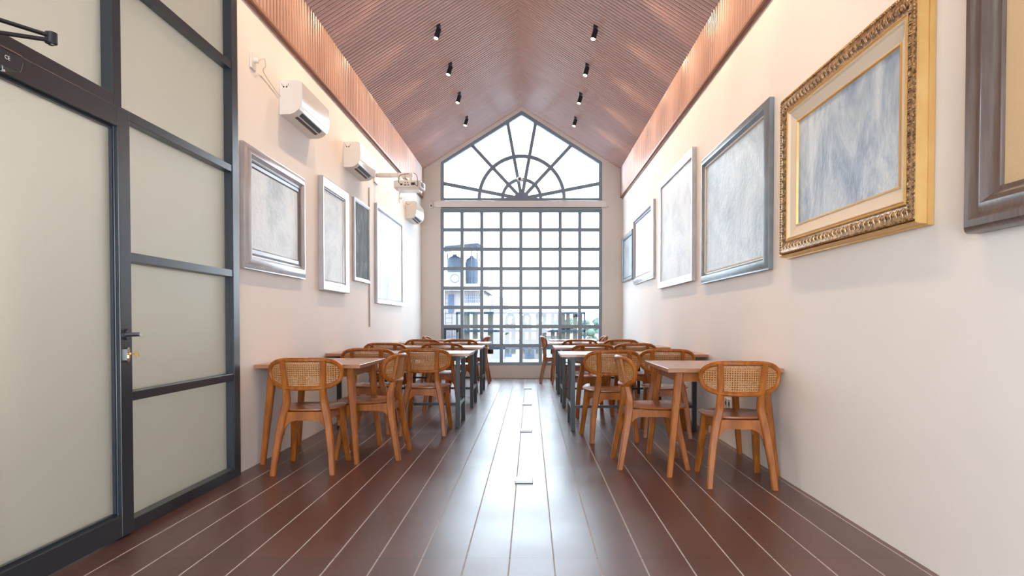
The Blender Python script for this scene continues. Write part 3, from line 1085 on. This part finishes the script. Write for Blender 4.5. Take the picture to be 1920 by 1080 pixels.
wood_table(-2.045, -1.262, 4.80, 5.66, 'splayed-leg wooden table nearest the camera in the left row')
wood_table(0.930, 1.715, 4.40, 5.30, 'splayed-leg wooden table nearest the camera in the right row', 0.075)
wood_table(-1.700, -0.900, 10.95, 11.75, 'splayed-leg wooden table by the window in the left row')
wood_table(0.330, 1.130, 10.95, 11.75, 'splayed-leg wooden table by the window in the right row')
names = ('first', 'second', 'last')
for i, y in enumerate((6.47, 8.02, 9.56)):
    steel_table(-2.045, -0.612, y, y + 0.65, -1, 'long table on a black steel frame, %s of the three in the left row' % names[i])
for i, y in enumerate((6.27, 7.98, 9.54)):
    steel_table(0.292, 1.715, y, y + 0.68, 1, 'long table on a black steel frame, %s of the three in the right row' % names[i])


# ================================================================== AIR CONDITIONERS
def ac_proto():
    e = empty('air_conditioner')
    L = 0.36
    prof = [(0, 0), (0, 0.275), (0.02, 0.280), (0.125, 0.280), (0.165, 0.270), (0.176, 0.262), (0.180, 0.15), (0.174, 0.09), (0.155, 0.045), (0.120, 0.016), (0.085, 0.004)]
    b = MB().prism(prof, 'y', -L, L)
    b.build('body', M['white'], e, smooth=True)
    fp = [(0.130, 0.283), (0.168, 0.273), (0.181, 0.264), (0.186, 0.15), (0.180, 0.088), (0.160, 0.042), (0.155, 0.048), (0.172, 0.09), (0.178, 0.15), (0.174, 0.260), (0.163, 0.268), (0.128, 0.278)]
    MB().prism(fp, 'y', -L + 0.004, L - 0.004).build('front_panel', M['whitegl'], e, smooth=True)
    # vents under the front
    for (xa, za, xb, zb) in ((0.088, 0.0045, 0.112, 0.0125), (0.124, 0.018, 0.150, 0.040)):
        d = Vector((xb - xa, zb - za)).normalized()
        n = Vector((d.y, -d.x)) * 0.0025
        q = [(xa + n.x, za + n.y), (xb + n.x, zb + n.y), (xb - n.x, zb - n.y), (xa - n.x, za - n.y)]
        MB().prism(q, 'y', -L + 0.10, L - 0.12).build('air_slot', M['dark'], e)
    # sticker on the end face: plug pictogram
    st = MB().box(0.012, 0.080, -L - 0.001, -L + 0.001, 0.208, 0.276).build('sticker', mat('sticker', (0.86, 0.82, 0.77), 0.5), e)
    st['label'] = 'pale square sticker with a plug pictogram'
    b = MB()
    for s in (-1, 1):
        cx = 0.046
        b.tube([(cx + s * 0.026, -L - 0.0015, 0.252), (cx + s * 0.026, -L - 0.0015, 0.236), (cx + s * 0.012, -L - 0.0015, 0.226)], 0.0016, 5)
        b.prism([(cx + s * 0.012 + 0.006 * math.cos(PI * k / 5), 0.224 + 0.008 * math.sin(PI * k / 5)) for k in range(10)], 'y', -L - 0.002, -L)
    b.build('pictogram', M['dark'], st)
    return e


acs = [(5.71, 'white wall air conditioner nearest the glass door, high on the left wall'),
       (7.53, 'white wall air conditioner in the middle of the left wall, behind the projector arm'),
       (11.05, 'white wall air conditioner nearest the window')]
acp = ac_proto()
for i, (y, lab) in enumerate(acs):
    o = acp if i == 0 else dup(acp, (0, 0, 0))
    o.location = (XL, y, 2.76)
    tag(o, lab, 'air conditioner', 'wall air conditioners on the left wall')


# sockets high on the wall with the supply leads
def high_socket(y, z, y_ac, label):
    e = empty('wall_socket', (XL, y, z))
    tag(e, label, 'power socket')
    MB().box(0, 0.012, -0.045, 0.045, -0.06, 0.06).build('plate', M['white'], e, bevel=0.003)
    MB().cyl((0.012, 0.01, 0.01), (0.045, 0.01, 0.01), 0.020, 16).build('plug', M['white'], e, smooth=True)
    b = MB().tube(spline([(0.045, 0.01, 0.01), (0.075, 0.03, 0.03), (0.060, 0.09, 0.0), (0.020, 0.16, -0.025), (0.010, y_ac - y, -0.085)], 8), 0.004, 6)
    b.build('cable', M['cable_w'], e, smooth=True)
    return e


high_socket(4.83, 2.985, 5.33, 'cream power socket with plug and lead, left of the nearest air conditioner')
high_socket(10.20, 2.985, 10.67, 'cream power socket with plug and lead, left of the air conditioner by the window')
tag(MB().box(0, 0.014, -0.010, 0.010, 1.0, 2.76).build('conduit', M['conduit'], loc=(XL, 8.26, 0)), 'thin vertical tan cable conduit on the left wall between two paintings', 'conduit')
tag(MB().box(0, 0.012, -0.008, 0.008, 3.04, 3.36).build('conduit', M['conduit'], loc=(XL, 10.2, 0)), 'short vertical conduit between the fascia and the socket near the window', 'conduit')

# right wall sockets
rs = empty('wall_socket', (XR, 5.64, 0.315))
tag(rs, 'white double power socket low on the right wall behind the nearest chair', 'power socket')
for k in (-1, 1):
    p = MB().box(-0.012, 0, k * 0.045 - 0.042, k * 0.045 + 0.042, 0, 0.085).build('plate', M['whitegl'], rs, bevel=0.003)
    MB().cyl((-0.0125, k * 0.045, 0.042), (-0.0135, k * 0.045, 0.042), 0.020, 20).build('socket_face', M['dark'], p)

# ================================================================== PROJECTOR
arm = empty('extending_bracket', (XL, 8.62, 2.99))
tag(arm, 'white projector wall arm sticking out from the left wall behind the middle air conditioner', 'bracket')
MB().box(0, 0.02, -0.10, 0.10, -0.10, 0.10).build('wall_plate', M['white'], arm)
b = MB().box(0.02, 0.50, -0.035, 0.035, -0.018, 0.030)
b.build('beam', M['white'], arm, bevel=0.008)
b = MB()
for x in (0.20, 0.30, 0.40):
    b.box(x - 0.002, x + 0.002, -0.0365, 0.0365, -0.0195, 0.0315)
b.build('joint_line', M['greyp'], arm)
MB().box(0.455, 0.495, -0.02, 0.02, -0.060, -0.018).build('drop_bracket', M['white'], arm)
pj = empty('projector', (XL + 0.45, 8.62, 2.78))
tag(pj, 'white projector with cables hanging under the wall arm', 'projector')
b = MB().prism([(-0.19, 0.13), (0.19, 0.13), (0.17, -0.13), (-0.15, -0.13), (-0.19, -0.09)], 'z', 0.03, 0.125)
b.build('housing', M['white'], pj, bevel=0.012)
b = MB().prism([(-0.15, 0.10), (0.15, 0.10), (0.14, -0.11), (-0.13, -0.11)], 'z', 0.0, 0.032)
b.build('base', M['whitegl'], pj)
b = MB()
for x, w_, z, h_ in ((-0.08, 0.03, 0.06, 0.02), (-0.03, 0.03, 0.055, 0.014), (0.01, 0.02, 0.055, 0.014), (0.07, 0.05, 0.06, 0.035), (-0.03, 0.012, 0.085, 0.012), (0.0, 0.012, 0.085, 0.012)):
    b.box(x - w_ / 2, x + w_ / 2, -0.1315, -0.129, z, z + h_)
b.build('connector', M['dark'], pj)
b = MB()
for i in range(6):
    b.box(0.178, 0.186, -0.09 + i * 0.03, -0.078 + i * 0.03, 0.05, 0.11)
b.build('vent', M['dark'], pj)
b = MB().tube(spline([(-0.08, -0.13, 0.07), (-0.11, -0.17, 0.10), (-0.09, -0.16, 0.18), (0.0, -0.05, 0.225)], 8), 0.004, 6)
b.tube(spline([(0.09, -0.13, 0.08), (0.14, -0.18, 0.04), (0.12, -0.12, 0.18), (0.06, -0.02, 0.24)], 8), 0.004, 6)
b.build('cable', M['dark'], pj, smooth=True)
MB().box(-0.02, 0.05, -0.03, 0.03, 0.125, 0.145).build('mount', M['greyp'], pj)

# roll-up screen housing over the grid window
scn = empty('projection_screen_case', ((WX0 + WX1) / 2, YB, 3.185))
tag(scn, 'long white housing of a rolled-up projection screen between the two windows', 'projection screen')
hw = 1.60
MB().box(-hw, hw, -0.105, -0.01, 0.015, 0.135).build('case', M['whitegl'], scn, bevel=0.012)
for s in (-1, 1):
    MB().box(s * hw, s * (hw + 0.035), -0.095, -0.008, 0.025, 0.125).build('end_cap', M['white'], scn, bevel=0.008)
MB().box(-hw + 0.10, hw - 0.10, -0.075, -0.045, 0.0, 0.016).build('bottom_bar', M['dark'], scn)
b = MB()
for x in (-1.4, 1.4):
    b.box(x - 0.02, x + 0.02, -0.012, 0, 0.03, 0.13)
b.build('bracket', M['white'], scn)
sw = empty('screen_switch', (-1.865, YB, 3.235))
tag(sw, 'small white control box beside the left end of the screen housing', 'switch')
MB().box(-0.035, 0.035, -0.035, 0, -0.045, 0.055).build('case', M['white'], sw, bevel=0.005)
MB().box(-0.014, 0.014, -0.037, -0.034, -0.02, 0.02).build('button', mat('slate_plastic', (0.15, 0.18, 0.22), 0.5), sw)
MB().tube(spline([(0.0, -0.012, 0.055), (0.008, -0.010, 0.09), (0.025, -0.010, 0.115), (0.045, -0.01, 0.125)], 6), 0.004, 6).build('cable', M['cable_w'], sw, smooth=True)

# small camera on the fan window
sc_ = empty('security_camera', (-0.205, YW - 0.01, 3.735))
tag(sc_, 'small round white camera fixed to the fan window', 'camera')
MB().ball((0, -0.055, 0), 0.052, 20, 12).build('ball', M['whitegl'], sc_, smooth=True)
MB().cyl((0.0, -0.098, -0.010), (0.0, -0.108, -0.012), 0.024, 20).build('lens', M['dark'], sc_, smooth=True)
MB().tube([(0.0, -0.02, 0), (0.04, 0.0, 0), (0.075, 0.025, 0.0)], 0.010, 8).build('bracket', M['white'], sc_, smooth=True)


# ================================================================== CEILING SPOTS
def spot_proto():
    e = empty('ceiling_spotlight')
    # local: -Z along the drop from the ceiling, head aimed in +X
    MB().box(-0.024, 0.024, -0.040, 0.040, -0.024, 0.012).build('base', M['dark'], e, bevel=0.003)
    MB().cyl((0, 0, -0.022), (0, 0, -0.060), 0.008, 10).build('stem', M['dark'], e, smooth=True)
    d = Vector((0.28, -0.16, -1)).normalized()
    p = Vector((0, 0, -0.052)) - d * 0.012
    q = p + d * 0.115
    hd = MB().cyl(tuple(p), tuple(q), 0.030, 24).build('lamp_head', M['dark'], e, smooth=True)
    MB().cyl(tuple(q - d * 0.004), tuple(q + d * 0.003), 0.025, 20).build('lamp_lens', M['lens'], hd, smooth=True)
    return e, q, d


sp, spq, spd = spot_proto()
first = True
rows = {-1: ('left', -1.078), 1: ('right', 0.757)}
ordn = ('nearest', 'second', 'third', 'farthest')
ysp = [3.30, 4.40, 5.50, 6.60, 7.68, 8.80, 9.92, 11.06]
for sd in (-1, 1):
    nm, x = rows[sd]
    z = ysl(x)
    for k, y in enumerate(ysp):
        o = sp if first else dup(sp, (0, 0, 0))
        first = False
        o.location = (x, y, z - 0.020)
        o.rotation_euler = (0, 0, 0 if sd > 0 else PI)
        if sd < 0:      # left row is the mirror of the right row, aimed at the left wall
            o.rotation_euler = (0, 0, 0)
            o.scale = (-1, 1, 1)
        lab = 'black ceiling spotlight out of view above the door, ' + ('foremost', 'next to foremost', 'next to hindmost', 'hindmost')[k % 4] + ' on the ' + nm + ' slope'
        if k >= 4:
            lab = {0: 'black ceiling spotlight nearest the camera', 1: 'second black ceiling spotlight from the camera',
                   2: 'third black ceiling spotlight from the camera', 3: 'black ceiling spotlight closest to the fan window'}[k - 4] + ', in the row on the %s slope' % nm
        tag(o, lab, 'spotlight', 'black spotlights on the ceiling slopes')
        ld = bpy.data.lights.new('spot_beam', 'SPOT')
        ld.energy = 62
        ld.color = (1.0, 0.69, 0.44)
        ld.spot_size = math.radians(95)
        ld.spot_blend = 0.8
        ld.shadow_soft_size = 0.03
        lo = bpy.data.objects.new('spot_beam', ld)
        C.objects.link(lo)
        px = spq.x if sd > 0 else -spq.x
        dx = 0.62 * sd
        dv = Vector((dx, -0.16, -1)).normalized()
        lo.location = Vector((x + px, y + spq.y, z - 0.02 + spq.z)) + dv * 0.012
        lo.rotation_euler = dv.to_track_quat('-Z', 'Y').to_euler()

# ================================================================== FLOOR BOXES
fp = empty('floor_outlet_box')
MB().box(-0.060, 0.060, -0.055, 0.055, 0, 0.016).build('cover', M['plate'], fp, bevel=0.004)
MB().box(0.018, 0.052, -0.044, 0.044, 0.016, 0.0175).build('flap', M['plate'], fp)
for i, (y, lab) in enumerate(((4.33, 'flat metal floor outlet box nearest the camera in the aisle'), (6.32, 'second metal floor outlet box along the aisle'),
                              (8.33, 'third metal floor outlet box along the aisle'), (10.3, 'metal floor outlet box farthest down the aisle, near the window'))):
    o = fp if i == 0 else dup(fp, (0, 0, 0))
    o.location = (-0.045, y, 0)
    tag(o, lab, 'floor outlet', 'floor outlet boxes along the aisle')

# ================================================================== OUTSIDE
ext = {  # exterior colours darkened to put the backlit shade into them
    'render': mat('pale_render', (0.165, 0.150, 0.150), 0.8, spec=0.1), 'slab': mat('pale_concrete', (0.11, 0.115, 0.125), 0.8, spec=0.1),
    'tank': mat('blue_water_tank', (0.040, 0.055, 0.080), 0.6, spec=0.1), 'dark': mat('exterior_dark_glass', (0.035, 0.060, 0.10), 0.6, spec=0.1),
    'rail': mat('exterior_rail', (0.05, 0.05, 0.065), 0.7, spec=0.1), 'sign': mat('sign_letter_back', (0.115, 0.120, 0.100), 0.7, spec=0.1),
    'signf': mat('sign_frame', (0.040, 0.060, 0.085), 0.6, spec=0.1), 'tree': mat('foliage', (0.045, 0.070, 0.062), 0.9, noise=(3, (0.080, 0.110, 0.075), (1, 1, 1)), spec=0.05),
    'roof': mat('red_roof', (0.16, 0.085, 0.08), 0.8, spec=0.1), 'whiteb': mat('white_render', (0.20, 0.20, 0.21), 0.8, spec=0.1),
    'asph': mat('pale_ground', (0.13, 0.14, 0.15), 0.9, spec=0.1), 'awn': mat('pale_blue_roof_sheet', (0.085, 0.105, 0.14), 0.7, spec=0.1),
    'yel': mat('letter_return', (0.20, 0.16, 0.08), 0.6), 'pur': mat('lilac_column', (0.11, 0.11, 0.17), 0.7, spec=0.1)}
struct(MB().box(-80, 80, YB + 3.0, 170, -3.6, -3.5).build('ground', ext['asph']), 'pale ground far below the window')
tag(MB().box(-3.2, 3.2, YB + 0.16, YB + 2.3, 0.10, 0.22).build('roof_ledge', ext['slab']), 'grey concrete ledge just outside the window', 'ledge')

# back of the shop sign
YS = 13.6
ss = F_PX / YS
sx_ = lambda p: (p - 995) / ss
sz_ = lambda p: H - (p - 602.5) / ss
sg = empty('shop_sign', (0, YS, 0.22))
tag(sg, 'back of a large letter sign on a steel frame outside the window', 'sign')
b = MB()
for p in (587, 620.5, 653):
    b.box(sx_(855), sx_(1098), 0.0, 0.05, sz_(p) - 0.025 - 0.22, sz_(p) + 0.025 - 0.22)
b.box(sx_(855), sx_(858.5), 0, 0.05, 0, sz_(587) - 0.22)
b.box(sx_(1094.5), sx_(1098), 0, 0.05, 0, sz_(587) - 0.22)
b.build('frame', ext['signf'], sg)


def letter(strokes, arch=None):
    m = MB()
    for (a, c, t, bo) in strokes:
        m.box(sx_(a), sx_(c), 0.06, 0.16, sz_(bo) - 0.22, sz_(t) - 0.22)
    if arch:
        for (cx, cy, ro, ri) in arch:
            n = 12
            for i in range(n):
                a0, a1 = PI * i / n, PI * (i + 1) / n
                q = [(sx_(cx + r * math.cos(a)), sz_(cy - r * math.sin(a)) - 0.22) for a, r in ((a0, ro), (a1, ro), (a1, ri), (a0, ri))]
                m.prism(q, 'y', 0.06, 0.16)
    m.build('letter', ext['sign'], sg)


letter([(866, 879.5, 588, 662), (886, 895, 588, 662), (866, 895, 655, 664)])          # U, seen from behind
letter([(914.5, 924, 588, 664), (903, 924, 656, 664)])                                   # L
letter([(958.5, 966.7, 597, 664), (946.7, 952.5, 597, 610), (946.7, 966.7, 607, 621), (947, 955, 621, 664)], [(956.7, 597, 10, 3.6)])   # R
letter([(979, 985, 596, 664), (990.5, 996.7, 596, 664), (985, 990.5, 608, 622)], [(987.8, 596, 9, 3)])                                    # A
letter([(1004.5, 1011, 588, 664), (1017, 1024.8, 588, 664), (1004.5, 1024.8, 588, 594)])
letter([(1033, 1040.4, 588, 664), (1033, 1048, 655, 664), (1044, 1049, 588, 664)])
letter([(1053, 1060, 588, 664), (1062, 1069, 588, 664), (1053, 1069, 612, 620)])
letter([(1075, 1083, 588, 664), (1086, 1092, 588, 664), (1075, 1092, 588, 595)])

# the house with the water tanks
YH = 35.0
hs = F_PX / YH
hx = lambda p: (p - 995) / hs
hz_ = lambda p: H - (p - 602.5) / hs
hb = empty('house', (hx(868), YH, -3.5))
tag(hb, 'pale two-storey house with a roof terrace behind the left of the window', 'building')
ox, oz = hx(868), -3.5


def hbox(mb, p0, p1, q0, q1, d0, d1):
    mb.box(hx(p0) - ox, hx(p1) - ox, d0, d1, hz_(q1) - oz, hz_(q0) - oz)


b = MB(); b.box(hx(780) - ox, hx(905) - ox, 0, 6, 0, hz_(546) - oz); b.build('wall', ext['render'], hb)
b = MB(); hbox(b, 775, 912, 533, 546, -0.5, 6.2); b.build('terrace_slab', ext['whiteb'], hb)
w_ = MB(); hbox(w_, 841, 851, 552, 586, -0.06, 0.0); w_.build('door', ext['dark'], hb)
b = MB()
hbox(b, 871, 901, 552, 566, -0.05, 0.0)
wo_ = b.build('window', ext['awn'], hb)
b = MB()
for p in range(872, 902, 4):
    hbox(b, p, p + 1, 552, 566, -0.09, -0.05)
for q in (556, 561):
    hbox(b, 871, 901, q, q + 0.8, -0.09, -0.05)
b.build('grille', ext['whiteb'], wo_)
b = MB()
for q in (588, 612, 630):
    hbox(b, 830, 858, q, q + 1, -0.35, -0.30)
for p in range(832, 858, 3):
    hbox(b, p, p + 0.7, 612, 640, -0.35, -0.30)
b.build('balcony_railing', ext['rail'], hb)
b = MB()
for p in (838, 850):
    hbox(b, p, p + 0.9, 545, 640, -0.7, -0.66)
for q in range(560, 640, 9):
    hbox(b, 838, 851, q, q + 0.9, -0.7, -0.66)
lad = b.build('ladder', ext['rail'], hb)


def tank(px, wpx, top, bot, label):
    r = wpx / hs / 2
    zt, zb = hz_(top), hz_(bot)
    e = empty('water_tank', (hx(px), YH + 1.5, zb))
    tag(e, label, 'water tank', 'water tanks on the house roof')
    h_ = zt - zb
    pts, rad = [], []
    for t, k in ((0, 0.97), (0.04, 1), (0.25, 1), (0.26, 1.03), (0.28, 1.03), (0.29, 1), (0.52, 1), (0.53, 1.03), (0.55, 1.03), (0.56, 1), (0.8, 1), (0.88, 0.85), (0.94, 0.5), (0.95, 0.3), (1.0, 0.3)):
        pts.append((0, 0, h_ * t)); rad.append(r * k)
    MB().tube(pts, r, 24, radii=rad).build('shell', ext['tank'], e, smooth=True)


tank(847, 30, 472, 533, 'dark blue water tank nearer the window edge on the house roof')
tank(880, 25, 475, 533, 'dark blue water tank on the right of the house roof')
b = MB().box(-0.45, 0.45, -0.15, 0.15, 0, 0.62)
cmp_ = empty('outdoor_unit', (hx(854), YH - 0.1, hz_(533)))
tag(cmp_, 'white outdoor air conditioning unit in front of the water tanks', 'air conditioner')
b.build('case', ext['whiteb'], cmp_)
MB().tube([(0.22 * math.cos(a), -0.16, 0.31 + 0.22 * math.sin(a)) for a in [2 * PI * i / 24 for i in range(24)]], 0.03, 6, closed=True).build('fan_guard', ext['slab'], cmp_)
can = empty('roof_canopy', (hx(866), YH + 1, hz_(533)))
tag(can, 'thin sloping sheet canopy above the water tanks', 'canopy')
b = MB()
x0, x1 = hx(820) - hx(866), hx(898) - hx(866)
zt = hz_(464) - hz_(533)
b.add([(x0, -1.5, zt - 0.05), (x1, -1.5, zt + 0.15), (x1, 2, zt + 0.35), (x0, 2, zt + 0.05), (x0, -1.5, zt - 0.01), (x1, -1.5, zt + 0.19), (x1, 2, zt + 0.39), (x0, 2, zt + 0.09)],
      [(0, 1, 2, 3), (7, 6, 5, 4), (0, 4, 5, 1), (1, 5, 6, 2), (2, 6, 7, 3), (3, 7, 4, 0)])
b.build('sheet', ext['awn'], can)
b = MB()
for x in (x0 + 0.2, x1 - 0.35, x1 - 0.05):
    for y in (-1.4, 1.9):
        b.cyl((x, y, 0), (x, y, zt), 0.03, 6)
b.build('post', ext['rail'], can)


def far_house(px0, px1, q, d, roofpx, m, label, roofm='roof'):
    s = F_PX / d
    x0, x1 = (px0 - 995) / s, (px1 - 995) / s
    zt = H - (q - 602.5) / s
    e = empty('house', ((x0 + x1) / 2, d, -3.5))
    tag(e, label, 'building')
    a = (x1 - x0) / 2
    MB().box(-a, a, 0, 7, 0, zt + 3.5).build('wall', ext[m], e)
    hr = roofpx / s
    b = MB().prism([(-0.5, zt + 3.5), (7.5, zt + 3.5), (3.5, zt + 3.5 + hr)], 'x', -a - 0.3, a + 0.3)
    b.build('roof', ext[roofm], e)
    b = MB()
    k = max(1, int(2 * a / 2.2))
    for i in range(k):
        c = -a + 2 * a * (i + 0.5) / k
        b.box(c - 0.4, c + 0.4, -0.05, 0, zt + 3.5 - 2.0, zt + 3.5 - 0.9)
    b.build('window', ext['dark'], e)


far_house(905, 940, 578, 48, 24, 'whiteb', 'white house with a sloping pale roof right of the tank house', 'slab')
far_house(938, 966, 632, 66, 14, 'whiteb', 'white house with a red roof behind the middle of the sign')
far_house(974, 1012, 636, 55, 12, 'render', 'low pale house with a red roof seen between the sign letters')
far_house(1020, 1064, 630, 70, 10, 'whiteb', 'low house with a red roof right of the window middle')
far_house(1072, 1150, 636, 50, 9, 'render', 'low pale house with a red roof at the right edge of the window')
tag(MB().box(-0.12, 0.12, -0.12, 0.12, 0, 6.0).build('column', ext['pur'], loc=(sx_(928) * 20 / YS, 20.0, -5.4 + 1.1)), 'lilac column standing outside behind the sign', 'column')


def tree(px, d, topq, wpx, label, seed):
    rnd = random.Random(seed)
    s = F_PX / d
    zt = H - (topq - 602.5) / s
    r = wpx / s / 2
    e = empty('tree', ((px - 995) / s, d, -3.5))
    tag(e, label, 'tree', 'trees beyond the roofs')
    ht = zt + 3.5
    MB().tube([(0, 0, 0), (0.1, 0, ht * 0.5), (0, 0, ht * 0.8)], 0.2, 8, radii=[0.3, 0.2, 0.1]).build('trunk', ext['rail'], e)
    b = MB()
    for i in range(26):
        a, q = rnd.uniform(0, 2 * PI), rnd.uniform(0, 1)
        rr = r * (0.32 + 0.15 * rnd.random())
        b.ball((math.cos(a) * q * r * 0.72, math.sin(a) * q * r * 0.6, ht - rr - rnd.uniform(0, 1) * ht * 0.55 - 0.2 * q * r), rr, 8, 5, sz=0.8)
    c = b.build('crown', ext['tree'], e)
    t = bpy.data.textures.new('leaf_noise', 'CLOUDS')
    t.noise_scale = 0.6
    sb = c.modifiers.new('sub', 'SUBSURF'); sb.levels = 1; sb.render_levels = 1
    dm = c.modifiers.new('rough', 'DISPLACE'); dm.texture = t; dm.strength = r * 0.25


for i, (px, d, q, wp, lab) in enumerate((
        (985, 75, 594, 34, 'leafy tree behind the middle of the sign'), (1012, 85, 597, 30, 'leafy tree right of the window middle'),
        (1040, 80, 593, 36, 'broad tree behind the right half of the sign'), (1068, 90, 592, 40, 'tall leafy tree left of the sign frame end'),
        (1096, 85, 594, 42, 'leafy tree behind the right end of the sign'), (1122, 80, 592, 40, 'leafy tree at the right edge of the window'),
        (1108, 45, 613, 44, 'nearer bushy tree low at the right of the window'), (1060, 60, 612, 36, 'bushy tree low behind the sign'))):
    tree(px, d, q, wp, lab, i)
